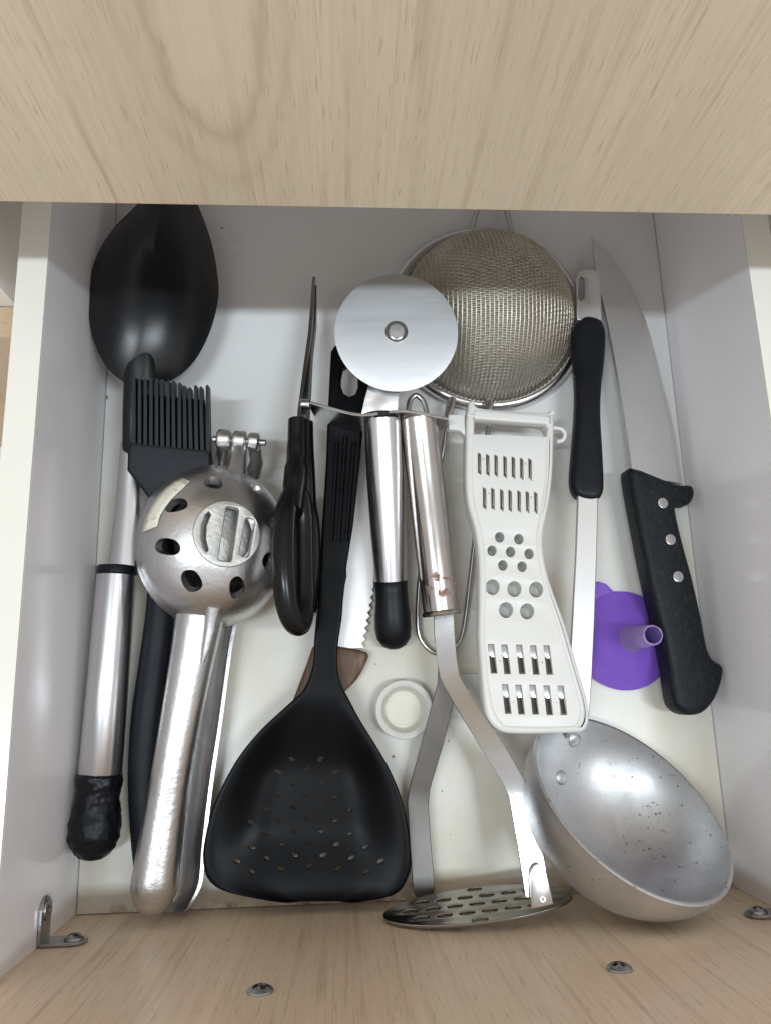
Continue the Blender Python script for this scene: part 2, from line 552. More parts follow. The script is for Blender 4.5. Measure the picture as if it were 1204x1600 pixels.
# ------------------------------------------------------------------ the open drawer and the cabinet round it
W, D, H, T = .36, .47, .101, .0145
drawer = thing('open_drawer', 'open shallow kitchen drawer with white bottom and sides and a pale wood front', 'drawer', (0, 0, 0))
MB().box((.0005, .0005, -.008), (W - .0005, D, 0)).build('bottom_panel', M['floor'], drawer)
for x0, x1, xi in ((-T, 0, 0), (W, W + T, W)):
    o = MB().box((x0, 0, -.012), (x1, D, H - .0006)).build('side_panel', M['side'], drawer, bevel=.0004)
    MB().box((x0, 0, H - .0006), (x1, D, H + .0004)).build('edge_band', M['edge'], o)
MB().box((0, D, -.008), (W, D + T, H)).build('back_panel', M['side'], drawer)
MB().box((-.026, -.018, -.02), (W + .026, 0, .178)).build('front_panel', M['wood_inner'], drawer, bevel=.0006)


def pan_screw(c, n, r, parent, name='screw', h=.0022):
    """pan head with a cross recess"""
    m = MB().lathe(c, n, [(-.001, r), (.0003, r), (.0009, r * .96), (h * .72, r * .72), (h, r * .38), (h * 1.02, 0.0001)], 24, True, False)
    o = m.build(name, M['zinc'], parent, angle=50)
    n = Vector(n).normalized()
    q = Vector((1, 0, 0)) if abs(n.x) < .8 else Vector((0, 0, 1))
    e = (q - n * n.dot(q)).normalized(); g = n.cross(e)
    k = MB()
    a = .5
    for u, v in ((e * math.cos(a) + g * math.sin(a), g * math.cos(a) - e * math.sin(a)), (g * math.cos(a) - e * math.sin(a), e * math.cos(a) + g * math.sin(a))):
        A, B = u * (r * .62), v * (r * .19)
        lo = Vector(c) + n * (h * .45); hi = Vector(c) + n * (h * 1.6)
        k.loft([[lo + A * s1 + B * s2 for s1, s2 in ((-1, -1), (1, -1), (1, 1), (-1, 1))], [hi + A * s1 + B * s2 for s1, s2 in ((-1, -1), (1, -1), (1, 1), (-1, 1))]])
    cut(o, k)
    return o


def on_front(px, py, y=0.0):
    d = ray(px, py); return CAM + d * ((y - CAM.y) / d.y)


def on_side(px, py, x):
    d = ray(px, py); return CAM + d * ((x - CAM.x) / d.x)


for px, py in ((407, 1550), (967, 1515)):
    pan_screw(on_front(px, py), (0, 1, 0), .0052, drawer, 'screw', .0026)


def bracket(x, sx, zc):
    """steel angle piece in the corner: one leg on the side board, one on the front"""
    w2, L, t = .0062, .0215, .0016
    rings = []
    prof_o = [(0, L), (0, 0), (L, 0)]

    def leg(pts3, n):
        rr = []
        top = [p + n * t for p in pts3]
        return MB().loft([pts3, top])
    m = MB()
    # leg on the side board: y outwards
    pts = []
    for k in range(13):
        a = -math.pi / 2 + math.pi * k / 12
        pts.append(Vector((x + sx * .0002, L - w2 + math.cos(a) * w2, zc + math.sin(a) * w2)))
    pts += [Vector((x + sx * .0002, .0003, zc + w2)), Vector((x + sx * .0002, .0003, zc - w2))]
    m.loft([pts, [p + Vector((sx * t, 0, 0)) for p in pts]])
    pts = []
    for k in range(13):
        a = -math.pi / 2 + math.pi * k / 12
        pts.append(Vector((x + sx * (L - w2 + math.cos(a) * w2), .0004, zc + math.sin(a) * w2)))
    pts += [Vector((x + sx * .0004, .0004, zc + w2)), Vector((x + sx * .0004, .0004, zc - w2))]
    m.loft([pts, [p + Vector((0, t, 0)) for p in pts]])
    o = m.build('corner_bracket', M['zinc'], drawer, bevel=.0004)
    pan_screw(Vector((x + sx * (L - w2), .002, zc)), (0, 1, 0), .0046, o, 'screw', .0024)
    pan_screw(Vector((x + sx * .0018, L - w2, zc)), (sx, 0, 0), .0046, o, 'screw', .0012)


zb = on_side(64, 1480, 0).z
bracket(0, 1, zb)
zb = .0555
bracket(W, -1, zb)

up = thing('upper_drawer', 'closed pale wood drawer front with vertical grain across the top of the picture', 'drawer', (0, .3095, .174))
up.rotation_euler.z = -.0118
MB().box((-.20, .3095, .174), (.56, .3275, .38)).build('front_panel', M['wood_front'], up, bevel=.0006)
MB().box((-.0, .3292, .19), (.36, .75, .198)).build('bottom_panel', M['raw_board'], up)

o = MB().box((-.055, .330, -.15), (-.037, .80, .40)).build('cabinet_side', M['edge'])
o['kind'] = 'structure'
o = MB().box((.397, .330, -.15), (.415, .80, .40)).build('cabinet_side', M['edge'])
o['kind'] = 'structure'
o = MB().box((-.037, .78, -.15), (.397, .80, .40)).build('cabinet_back', M['raw_board'])
o['kind'] = 'structure'
o = MB().box((-.35, .311, -.15), (-.0385, .3295, .048)).build('cabinet_front', M['wood_neighbour'])
o['kind'] = 'structure'

# ------------------------------------------------------------------ 1 serving spoon
sp = thing('serving_spoon', 'large black nylon serving spoon with a shiny steel handle along the left side', 'spoon', P(190, 800, 0))
rim = [(215, 319), (179, 356), (153, 397), (140, 442), (139, 487), (144, 524), (157, 558), (176, 584), (204, 602), (242, 603), (277, 590), (306, 562), (329, 517), (341, 468), (340, 431), (330, 378), (311, 325), (292, 288), (264, 262), (234, 282)]
sp_pl = PL((150, 440, .037), (340, 440, .020), (240, 602, .028))
rw = [sp_pl.at(*p) for p in spline(rim, 5)]
cen = sp_pl.at(244, 455)


def dome(rw, cen, n, depth, thick, steps=16, power=2.3):
    """spoon bowl lying face down: inner skin, rim edge, outer skin"""
    rings = []
    for i in range(steps + 1):
        q = .03 + .97 * i / steps
        rings.append([cen + (p - cen) * (q * .965) + n * ((depth - thick) * (1 - q ** power)) for p in rw])
    rings.append([cen + (p - cen) * .985 - n * .0006 for p in rw])
    for i in range(steps, -1, -1):
        q = .03 + .97 * i / steps
        rings.append([cen + (p - cen) * q + n * (depth * (1 - q ** power) + .0008) for p in rw])
    return MB().loft(rings)


dome(rw, cen, sp_pl.n, .0175, .0025).build('bowl', M['spoon_nylon'], sp, angle=60)
nk = [sp_pl.at(*p) for p in ((224, 556), (222, 578), (219, 605), (214, 650), (208, 690), (204, 715))]
nkz = [.0068, .0052, .0026, .0005, -.005, -.010]
MB().tube([p + Vector((0, 0, dz)) for p, dz in zip(nk, nkz)], [.0078, .0088, .0088, .0080, .0075, .0072], 20, .42, (0, 0, 1)).build('neck', M['spoon_nylon'], sp, angle=50)
MB().tube([P(206, 690, .023), P(200, 790, .021), P(192, 892, .020)], [.0062, .0070, .0082], 24, .42, (0, 0, 1)).build('shaft', M['steel_handle'], sp, angle=50)
ha, hb = P(184, 884, .0205), P(157, 1209, .0175)
ax = (hb - ha).normalized(); hl = (hb - ha).length
MB().lathe(ha, ax, [(0, .0085), (.0003, .0104), (.0015, .0110), (.0045, .0110), (.005, .0106)], 40, True, True).build('collar', M['rubber'], sp)
MB().lathe(ha, ax, [(.005, .0103), (.0055, .0107), (hl * .5, .0109), (hl - .0006, .0113), (hl, .0110)], 48, True, True).build('handle', M['steel_handle'], sp)
pr = [(0, .0108), (.0006, .0116), (.003, .0118), (.008, .0110), (.013, .0108), (.019, .0122), (.026, .0132), (.032, .0130), (.037, .0112), (.041, .0075), (.0425, .004), (.043, .0002)]
pr = [(a[0] + (b[0] - a[0]) * q / 5, a[1] + (b[1] - a[1]) * q / 5) for a, b in zip(pr, pr[1:]) for q in range(5)] + [pr[-1]]
o = MB().lathe(hb, ax + Vector((-.02, 0, 0)), pr, 72).build('end_cap', M['rubber'], sp, angle=60)
for v in o.data.vertices:                  # chewed, melted rubber
    k = .8 * mnoise.noise(v.co * 200) + .55 * mnoise.noise(v.co * 520) + .35 * abs(mnoise.noise(v.co * 900))
    v.co += v.normal * (k * .0011)

# ------------------------------------------------------------------ 2 silicone brush
br = thing('basting_brush', 'matt black silicone basting brush with a comb of bristles lying over the spoon neck', 'brush', P(260, 720, .0))
bp = PL((207, 595, .052), (325, 603, .050), (250, 770, .038))
body = [(203, 690), (328, 703), (330, 728), (318, 748), (290, 775), (268, 800), (240, 800), (233, 780), (198, 735), (199, 705)]
MB().slab(bp, [bp.uv(*p) for p in body], (), .0, -.011, .002, 3).build('brush_head', M['black_matt'], br, angle=45)
for i in range(14):
    f = i / 13
    x0 = 210 + f * 113; y0 = 589 + f * 13
    dy = random.uniform(-2, 2) + (4 if i in (9, 10, 12) else 0)
    a = bp.at(x0 + random.uniform(-.8, .8), y0 + dy); b = bp.at(209 + f * 116, 693 + f * 10 + 4)
    lf = (b - a).normalized(); sd = bp.n.cross(lf)
    hw = .00088
    rr = []
    for t_, k in ((0, .55), (.03, .9), (.5, 1.0), (1, 1.08)):
        c = a.lerp(b, t_)
        rr.append([c + sd * (-hw * k) - bp.n * .0005, c + sd * (hw * k) - bp.n * .0005, c + sd * (hw * k) - bp.n * .0095, c - sd * (hw * k) - bp.n * .0095])
    MB().loft(rr).build('bristle', M['black_matt'], br)
# back web that the front row of bristles stands before
MB().slab(bp, [bp.uv(*p) for p in ((206, 612), (318, 622), (325, 706), (205, 697))], (), -.0062, -.0078, .0003, 1).build('bristle_web', M['black_matt'], br)
hp = [P(252, 795, .036), P(252, 870, .025), P(251, 950, .019), P(240, 1050, .015), P(230, 1140, .013), P(227, 1220, .012), P(231, 1300, .011), P(236, 1350, .010), P(238, 1372, .010)]
MB().tube(spline(hp, 4, False), [.0062 + .0028 * min(1, i / 14) - (.0045 * max(0, (i - 28) / 4) if i > 28 else 0) for i in range(33)], 24, .8, (0, 0, 1)).build('handle', M['black_matt'], br, angle=60)

# ------------------------------------------------------------------ 3 lemon squeezer
sq = thing('lemon_squeezer', 'cast aluminium lemon squeezer with round holed head and two long handles', 'squeezer', P(330, 850, 0))
SCN = P(336, 850, .034); YS = 1.09
SN = Vector((.36, 0.0, .93)).normalized()
RS = .0408
prof = []
for i in range(0, 15):
    a = R_(2 + 88 * i / 14)
    prof.append((RS * math.cos(a) * .80, RS * math.sin(a)))
prof = [(prof[0][0], .0001)] + prof
inner = [(h - .0028 if h > .003 else h, r - .003 if r > .003 else .0001) for h, r in prof]
# flatten a seat for the raised round plate
m = MB().lathe(SCN, SN, prof + [(-.003, RS + .0012), (-.006, RS + .0010), (-.006, RS - .0032)] + inner[::-1], 72)
for q in m.v: q.y = SCN.y + (q.y - SCN.y) * YS
head = m.build('upper_cup', M['alu_cast'], sq, angle=40)


def dome_hit(px, py, grow=0.0):
    for i in range(30):
        q = dome_hit0(px, py, grow)
        if q is not None: return q
        px += (345 - px) * .03; py += (850 - py) * .03


def dome_hit0(px, py, grow=0.0):
    """point of the dome met by a sight line"""
    d = ray(px, py).normalized(); best = None
    lo = 0.25; q = None
    t = lo
    while t < .6:
        p = CAM + d * t
        v = p - SCN; v.y /= YS; h = v.dot(SN); r = (v - SN * h).length
        if (h / .80) ** 2 + r * r <= (RS + grow) ** 2: q = p; break
        t += .0002
    return q


k = MB()
for px, py, rx, ry, rot in ((334, 753, 12, 12, 0), (401, 763, 10, 9, 0), (275, 789, 15, 11, .1), (261, 854, 18, 12, -.15), (299, 908, 12, 17, .5), (371, 919, 11, 17, -.1), (421, 877, 12, 13, 0), (428, 818, 9, 10, 0)):
    c = dome_hit(px, py)
    n = ((c - SCN) - SN * (c - SCN).dot(SN) * .2).normalized()
    e = (RM @ Vector((1, 0, 0))); e = (e - n * n.dot(e)).normalized(); g = n.cross(e)
    s = .47 / 1203
    pts = []
    for i in range(20):
        a = 2 * math.pi * i / 20
        u = math.cos(a) * rx * (1 - .12 * math.sin(a) + .05 * mnoise.noise(Vector((a, px, py)))); v = math.sin(a) * ry * (1 + .1 * math.cos(2 * a + rot))
        pts.append((u * math.cos(rot) - v * math.sin(rot), u * math.sin(rot) + v * math.cos(rot)))
    k.loft([[c + e * (u * s) + g * (v * s) + n * h for u, v in pts] for h in (-.012, .006)])
# round seat cut away in the middle
k.lathe(SCN + SN * .0268, SN, [(0, .0172), (.02, .0172)], 48, True, True)
cut(head, k, 40)
dp = PL(.0); dp.n = SN; dp.o = SCN + SN * .0306
dp.e1 = (RM @ Vector((1, 0, 0))); dp.e1 = (dp.e1 - SN * SN.dot(dp.e1)).normalized(); dp.e2 = SN.cross(dp.e1)


def ell(cx, cy, rx, ry, n=24, rot=0.0):
    return [(cx + math.cos(2 * math.pi * i / n) * rx * math.cos(rot) - math.sin(2 * math.pi * i / n) * ry * math.sin(rot),
             cy + math.cos(2 * math.pi * i / n) * rx * math.sin(rot) + math.sin(2 * math.pi * i / n) * ry * math.cos(rot)) for i in range(n)]


def rrect(cx, cy, w, h, r, n=4, rot=0.0):
    out = []
    for sx, sy, a0 in ((1, 1, 0), (-1, 1, 90), (-1, -1, 180), (1, -1, 270)):
        for i in range(n + 1):
            a = R_(a0 + 90 * i / n)
            x = sx * (w / 2 - r) + math.cos(a) * r; y = sy * (h / 2 - r) + math.sin(a) * r
            out.append((cx + x * math.cos(rot) - y * math.sin(rot), cy + x * math.sin(rot) + y * math.cos(rot)))
    return out


cres = [(-.0088, .0095), (-.0102, .0108), (-.0118, .0085), (-.0132, .0035), (-.0132, -.003), (-.0118, -.0085), (-.0102, -.0105), (-.0092, -.0092), (-.0108, -.004), (-.0110, .003)]
MB().slab(dp, ell(0, 0, .0176, .0176, 56), [cres, rrect(.0008, 0, .0068, .0285, .0012, 3, -.10), rrect(.0106, -.001, .0052, .0205, .0016, 3, -.14)], .0, -.0045, .0007, 2).build('strainer_plate', M['alu_rough'], sq)
# pulp guard under the slots: the lower cup with its own floor
lp = [(-.006, RS - .004), (-.014, RS - .006), (-.024, RS - .014), (-.030, RS - .026), (-.031, .0001)]
lc = MB().lathe(SCN, SN, [(-.004, RS - .0045), (-.004, RS - .0005)] + [(h - .001, r + .003) for h, r in lp[1:]] + [(-.0335, .0001)], 56, False, False)
for q in lc.v: q.y = SCN.y + (q.y - SCN.y) * YS
lc.build('lower_cup', M['alu_cast'], sq)
MB().lathe(SCN, SN, [(-.004, .0215), (.012, .0205), (.0175, .0185), (.0190, .0001)], 48, True, False).build('press_dome', M['alu_rough'], sq)

# upper handle: a long hollow half round
up_l = [(282, 925), (276, 962), (268, 1019), (247, 1150), (229, 1255), (212, 1345), (205, 1385), (210, 1408)]
up_r = [(362, 925), (352, 962), (338, 1019), (310, 1150), (293, 1255), (283, 1345), (279, 1385), (270, 1408)]
zs = [.034, .036, .035, .033, .030, .028, .027, .0265]
rings = []
LL = spline([P(a, b, z) for (a, b), z in zip(up_l, zs)], 5, False)
RR = spline([P(a, b, z) for (a, b), z in zip(up_r, zs)], 5, False)
for i, (a, b) in enumerate(zip(LL, RR)):
    c = (a + b) / 2; h = (b - a) / 2
    ring = []
    for kx in range(15):
        t_ = math.pi * kx / 14
        ring.append(c - h * math.cos(t_) + Vector((0, 0, 1)) * (h.length * .95 * math.sin(t_) ** .8))
    for kx in range(14, -1, -1):
        t_ = math.pi * kx / 14
        ring.append(c - h * .84 * math.cos(t_) + Vector((0, 0, 1)) * (h.length * .72 * math.sin(t_) ** .8 - .0004))
    rings.append(ring)
e0 = rings[-1]; c0 = (LL[-1] + RR[-1]) / 2 + Vector((0, 0, .004))
fw = (LL[-1] + RR[-1] - LL[-4] - RR[-4]).normalized()
for s, d in ((.90, .0022), (.72, .0040), (.45, .0052), (.1, .0057)):
    rings.append([c0 + (p - c0) * s + fw * d for p in e0])
MB().loft(rings).build('upper_handle', M['alu_cast'], sq, angle=50)
# neck rib between cup and handle
MB().tube([dome_hit(334, 948, -.001), P(328, 985, .0470), P(322, 1015, .0465), P(317, 1035, .0450)], [.0040, .0030, .0022, .0008], 16, .6, (0, 0, 1)).build('neck_rib', M['alu_cast'], sq, angle=60)

# lower handle: a trough that opens upwards, showing past the right side
lo_l = [(290, 975), (284, 1019), (268, 1131), (252, 1225), (238, 1319), (232, 1385), (240, 1412)]
lo_r = [(372, 965), (362, 1019), (347, 1131), (333, 1225), (322, 1319), (316, 1380), (298, 1416)]
LL = spline([P(a, b, .017) for a, b in lo_l], 5, False)
RR = spline([P(a, b, .017) for a, b in lo_r], 5, False)
rings = []
for a, b in zip(LL, RR):
    c = (a + b) / 2; h = (b - a) / 2
    ring = []
    for kx in range(11):
        t_ = math.pi * kx / 10
        ring.append(c - h * math.cos(t_) - Vector((0, 0, 1)) * (.0155 * math.sin(t_) ** .7))
    for kx in range(10, -1, -1):
        t_ = math.pi * kx / 10
        ring.append(c - h * .86 * math.cos(t_) - Vector((0, 0, 1)) * (.0135 * math.sin(t_) ** .7))
    rings.append(ring)
e0 = rings[-1]; c0 = (LL[-1] + RR[-1]) / 2 - Vector((0, 0, .004))
fw = (LL[-1] + RR[-1] - LL[-4] - RR[-4]).normalized()
for q_, d_ in ((.92, .0016), (.75, .0030), (.5, .0040), (.15, .0045)):
    rings.append([c0 + (p - c0) * q_ + fw * d_ for p in e0])
MB().loft(rings).build('lower_handle', M['alu_cast'], sq, angle=50)
# hinge
hz = .040
hx0, hx1 = P(332, 686, hz), P(416, 692, hz)
ha_ = (hx1 - hx0).normalized(); L_ = (hx1 - hx0).length
MB().lathe(hx0, ha_, [(0, .0015), (.0004, .0019), (L_ - .0004, .0019), (L_, .0015)], 16, True, True).build('hinge_pin', M['zinc'], sq)
for f0, f1, r, nm in ((.09, .355, .0062, 'lower_lug'), (.385, .64, .0060, 'upper_lug'), (.67, .88, .0055, 'lower_lug')):
    MB().lathe(hx0 + ha_ * (L_ * f0), ha_, [(0, r * .75), (.0008, r * .96), (.0016, r), (L_ * (f1 - f0) - .0016, r), (L_ * (f1 - f0) - .0008, r * .96), (L_ * (f1 - f0), r * .75)], 22, True, True).build(nm, M['alu_cast'], sq, angle=50)
a = hx0 + ha_ * (L_ * .51)
MB().tube([a, P(373, 708, .043), P(371, 724, .044), dome_hit(368, 742, -.002)], [.0042, .0044, .0052, .0064], 18, .7, (0, 0, 1)).build('hinge_neck', M['alu_cast'], sq, angle=60)
for f in (.22, .775):
    a = hx0 + ha_ * (L_ * f)
    MB().tube([a, P(346 if f < .5 else 402, 722, .028), P(345 if f < .5 else 396, 740, .018)], [.0035, .004, .005], 14, .7, (0, 0, 1)).build('lower_hinge_neck', M['alu_cast'], sq, angle=60)
# paper sticker following the dome
st = [((222, 832), (246, 822)), ((228, 810), (250, 806)), ((236, 792), (258, 793)), ((247, 776), (268, 780)), ((259, 763), (278, 770)), ((272, 753), (288, 761)), ((285, 746), (297, 752))]
rows = []
for (a, b) in st:
    rows.append([dome_hit(a[0] + (b[0] - a[0]) * f, a[1] + (b[1] - a[1]) * f, .0009) for f in (0, .33, .66, 1)])
rows = [[p for p in r] for r in rows if all(q is not None for q in r)]
vs = [p for r in rows for p in r]; fs = []
for i in range(len(rows) - 1):
    for j in range(3): fs.append((i * 4 + j, i * 4 + j + 1, i * 4 + j + 5, i * 4 + j + 4))
o = MB().add(vs, fs).build('sticker', M['sticker'], sq, fix=False)
md = o.modifiers.new('thick', 'SOLIDIFY'); md.thickness = .0002; md.offset = 0
o['label'] = 'worn cream paper sticker with faded print'

# ------------------------------------------------------------------ 4 scissors, standing on edge
sc_ = thing('scissors', 'black handled scissors standing on edge against the squeezer, blades to the back', 'scissors', P(470, 750, 0))


def loop_handle(pts, rr, nm='handle'):
    path = spline(pts, 6)
    n = len(path)
    MB().tube(path, [rr * (1 + .12 * math.sin(2 * math.pi * i / n)) for i in range(n)], 14, 1.25, closed=True).build(nm, M['black_gloss'], sc_, angle=70)


upz = [(458, 772, .056), (447, 800, .062), (443, 850, .065), (444, 905, .065), (450, 950, .062), (461, 975, .057), (470, 966, .052), (473, 930, .047), (473, 870, .046), (472, 810, .047), (467, 778, .051)]
loop_handle([P(*q) for q in upz], .0054)
loz = [(482, 790, .034), (487, 830, .034), (487, 880, .033), (484, 930, .030), (482, 952, .022), (478, 930, .012), (478, 870, .010), (477, 810, .014), (478, 785, .024)]
loop_handle([P(*q) for q in loz], .0044)
MB().tube(spline([P(466, 658, .050), P(465, 690, .050), P(464, 725, .051), P(461, 760, .054), P(456, 800, .058)], 4, False), [.0056] * 5 + [.0058] * 4 + [.0066] * 4 + [.0060] * 4, 16, 1.5, (0, 0, 1)).build('shank', M['black_gloss'], sc_, angle=60)
MB().tube(spline([P(477, 660, .036), P(478, 700, .035), P(480, 740, .035), P(482, 790, .033), P(484, 820, .033)], 4, False), [.0046] * 17, 16, 1.4, (0, 0, 1)).build('shank', M['black_gloss'], sc_, angle=60)


def edge_blade(st, t, mat, nm='blade'):
    """blade on edge: stations (px, py, z top, height)"""
    rings = []
    for px, py, z, h in st:
        c = P(px, py, z); k = .12
        dn = Vector((k, 0, -1)) * h
        rings.append([c + Vector((-t / 2, 0, 0)), c + Vector((t / 2, 0, 0)), c + Vector((t * .2, 0, 0)) + dn, c + Vector((-t * .2, 0, 0)) + dn])
    MB().loft(rings).build(nm, mat, sc_, bevel=.0002)


edge_blade([(490.5, 432, .024, .002), (488, 470, .030, .006), (484, 520, .036, .011), (477, 570, .042, .015), (468, 640, .047, .017), (466, 664, .048, .014)], .0021, M['steel_dark'])
edge_blade([(492, 445, .018, .004), (490, 500, .024, .010), (483, 548, .034, .012), (479, 600, .040, .015), (476, 640, .042, .016), (476, 664, .041, .014)], .0024, M['black_blade'])
c = P(478, 632, .046)
MB().lathe(c + Vector((-.0032, 0, 0)), (1, 0, 0), [(0, .0026), (.0006, .0034), (.0052, .0034), (.0058, .0026)], 20, True, True).build('pivot_screw', M['steel'], sc_)

# ------------------------------------------------------------------ 5 slotted turner
tu = thing('slotted_turner', 'large black nylon turner with perforated fan shaped head in the front middle', 'spatula', P(480, 1250, 0))
hd = [(502, 886), (499, 925), (494, 968), (491, 1000), (489, 1037), (476, 1075), (450, 1101), (409, 1139), (375, 1180), (349, 1225), (330, 1270), (319, 1319), (318, 1349), (326, 1375), (345, 1390), (375, 1399), (431, 1409), (487, 1412), (544, 1411), (592, 1405), (622, 1394), (637, 1371), (642, 1345), (637, 1292), (626, 1244), (607, 1199), (585, 1161), (562, 1124), (544, 1090), (532, 1067), (527, 1037), (529, 1000), (534, 968), (537, 925), (540.5, 886)]
tp = PL((480, 1050, .0265), (330, 1350, .0235), (635, 1350, .0235))
ol = spline([Vector((a, b, 0)) for a, b in hd], 5)
nb = max(range(len(ol)), key=lambda i: ol[i].y)
Lp, Rp = ol[:nb + 1], ol[nb:]
Rp = [p for p in Rp][::-1]


def x_at(pl_, y):
    for a, b in zip(pl_, pl_[1:]):
        if (a.y - y) * (b.y - y) <= 0 and a.y != b.y:
            return a.x + (b.x - a.x) * (y - a.y) / (b.y - a.y)
    return min(pl_, key=lambda p: abs(p.y - y)).x


ys = [887 + (1080 - 887) * i / 14 for i in range(14)] + [1080 + (1370 - 1080) * i / 34 for i in range(34)] + [1370, 1378, 1385, 1391, 1396, 1400, 1404, 1407, 1409, 1410.3]
sm = lambda a, b, x: (lambda q: q * q * (3 - 2 * q))(max(0.0, min(1.0, (x - a) / (b - a))))
rings = []
NX = 26
for y in ys:
    xl, xr = x_at(Lp, y), x_at(Rp, y)
    dep = .0085 * sm(1075, 1215, y) * (1 - .65 * sm(1290, 1412, y))
    top, bot = [], []
    for i in range(NX + 1):
        t_ = -math.cos(math.pi * i / NX)
        px = (xl + xr) / 2 + (xr - xl) / 2 * t_
        flat = sm(.45, 1.0, abs(t_))
        p = tp.at(px, y) - tp.n * (dep * (1 - flat))
        e = max(0.0, 1 - t_ ** 10)
        top.append(p + tp.n * (.0010 * e ** .5)); bot.append(p - tp.n * (.0014 * e ** .5 + .0004))
    rings.append(top + bot[::-1])
tl = MB().loft(rings).build('head', M['black_nylon'], tu, angle=60)
k = MB()
slots = []
for row in range(11):
    for cidx in range(-5, 6):
        if (row + cidx) % 2: continue
        cx = 478 + cidx * 22 + row * .6; cy = 1165 + row * 18.5 + abs(cidx) * 2
        hw = 18 + row * 10.5
        if abs(cx - 478) > hw + 8 or (row == 0 and abs(cidx) == 0): continue
        slots.append((cx, cy))
for cx, cy in slots:
    kz = random.uniform(.8, 1.12)
    rot = .5 if cx > 478 else -.5
    pp = tp
    c = pp.at(cx, cy, -.010)
    k.loft([[c + Vector((u, v, h)) for u, v in ell(0, 0, .0021 * kz, .0012 * kz, 10, rot)] for h in (-.012, .012)])
cut(tl, k, 60)
hpl = PL((500, 1010, .0262), (530, 1010, .0262), (545, 560, .034))
hl_ = [(496, 960), (500, 880), (503, 819), (509, 725), (512, 644), (517, 548), (523, 539), (560, 545), (578, 560), (577, 600), (570, 644), (562, 725), (552, 819), (542, 881), (534, 960)]
hole = [(533, 590), (536, 574), (546, 568), (556, 574), (559, 590), (559, 604), (555, 615), (546, 619), (537, 614), (533, 603)]
th = MB().slab(hpl, [hpl.uv(*p) for p in hl_], [[hpl.uv(*p) for p in hole]], 0, -.0085, .0016, 3).build('handle', M['black_nylon'], tu, angle=45)
k = MB()
for x0, y0, x1, y1 in ((527, 690, 518, 846), (540, 680, 529, 848), (553, 690, 541, 846)):
    a, b = hpl.at(x0, y0, .0008), hpl.at(x1, y1, .0008)
    k.tube([a, b], .0016, 10)
cut(th, k, 45)

# ------------------------------------------------------------------ 6 small knife with wooden handle
kn = thing('wooden_handled_knife', 'serrated kitchen knife with worn brown wooden handle lying under the black turner', 'knife', P(540, 1000, 0))
kp = PL((560, 850, .0065), (500, 1000, .0065), (570, 1000, .0065))
bl = [(497, 1006), (516, 900), (534, 800), (560, 715), (585, 690), (588, 740), (584, 820), (583, 880), (583, 918)]
ser = []
y = 918; i = 0
while y < 1004:
    f = (y - 918) / 86
    x = 583 - 17 * f
    ser += [(x - 2.5, y + 3), (x + 1.5, y + 9)]
    y += 12
bl += ser + [(566, 1012), (530, 1014)]
MB().slab(kp, [kp.uv(*p) for p in bl], (), 0, -.0014, 0, 0).build('blade', M['blade_soft'], kn, angle=12)
kh = [(494, 1004), (531, 1010), (573, 1019), (571, 1037), (557, 1062), (537, 1083), (518, 1106), (500, 1130), (482, 1150), (462, 1152), (448, 1138), (450, 1115), (462, 1082), (478, 1040)]
khp = PL((560, 850, .0105), (500, 1000, .0105), (570, 1000, .0105))
MB().slab(khp, [khp.uv(*p) for p in spline(kh, 3)], (), 0, -.0095, .0024, 3).build('handle', M['brown_wood'], kn, angle=50)

# ------------------------------------------------------------------ 7 pizza cutter
pz = thing('pizza_cutter', 'pizza cutter with round steel wheel, steel handle and black rubber end', 'pizza cutter', P(610, 700, 0))
wp = PL((523, 519, .056), (715, 519, .057), (619, 616, .054))
wc = wp.at(619, 519)
RW = (wp.at(715, 519) - wp.at(523, 519)).length / 2
M['wheel'] = wheel_steel(wc - pz.location)
MB().lathe(wc, wp.n, [(-.0009, .0001), (-.0009, RW - .006), (-.0003, RW), (0, RW), (.0004, RW - .006), (.0004, .0001)], 96).build('wheel', M['wheel'], pz, angle=20)
MB().lathe(wc, wp.n, [(.0003, .0066), (.0008, .0064), (.0009, .0060), (.0008, .0052), (.0005, .0049), (.0005, .0001)], 36).build('washer', M['steel_bright'], pz)
MB().lathe(wc, wp.n, [(.0005, .0043), (.0018, .0043), (.0021, .0040), (.0022, .0001)], 32).build('rivet', M['steel_soft'], pz)
npl = PL((523, 519, .053), (715, 519, .054), (600, 645, .047))
neck = [(604, 505), (619, 495), (634, 505), (630, 560), (623, 620), (619, 652), (563, 652), (570, 620), (588, 560)]
MB().slab(npl, [npl.uv(*p) for p in neck], (), -.0012, -.0032, .0003, 1).build('fork', M['steel_bright'], pz)
ha, hb = P(597, 652, .043), P(610, 907, .021)
ax = (hb - ha).normalized(); hl = (hb - ha).length
MB().lathe(ha - ax * .003, ax, [(0, .0088), (.0004, .0103), (.003, .0106), (.0034, .0104)], 40, True, True).build('collar', M['rubber'], pz)
MB().lathe(ha, ax, [(0.0004, .0098), (.001, .0104), (hl * .35, .0107), (hl * .7, .0100), (hl, .0092)], 48, True, True).build('handle', M['steel_handle'], pz)
MB().lathe(hb, ax, [(0, .0090), (.0005, .0096), (.006, .0094), (.013, .0096), (.020, .0104), (.027, .0106), (.033, .0096), (.037, .0070), (.0388, .0038), (.0394, .0002)], 48).build('end_cap', M['rubber'], pz, angle=60)
gz = [(484, 628, .052), (497, 632, .052), (514, 637, .052), (536, 643, .053), (559, 647.5, .053), (580, 647, .053), (600, 644, .053), (621, 642, .053), (644, 643, .052), (666, 647, .051), (684, 651, .050), (700, 654, .049)]
path = spline([P(*q) for q in gz], 4, False)
rings = []
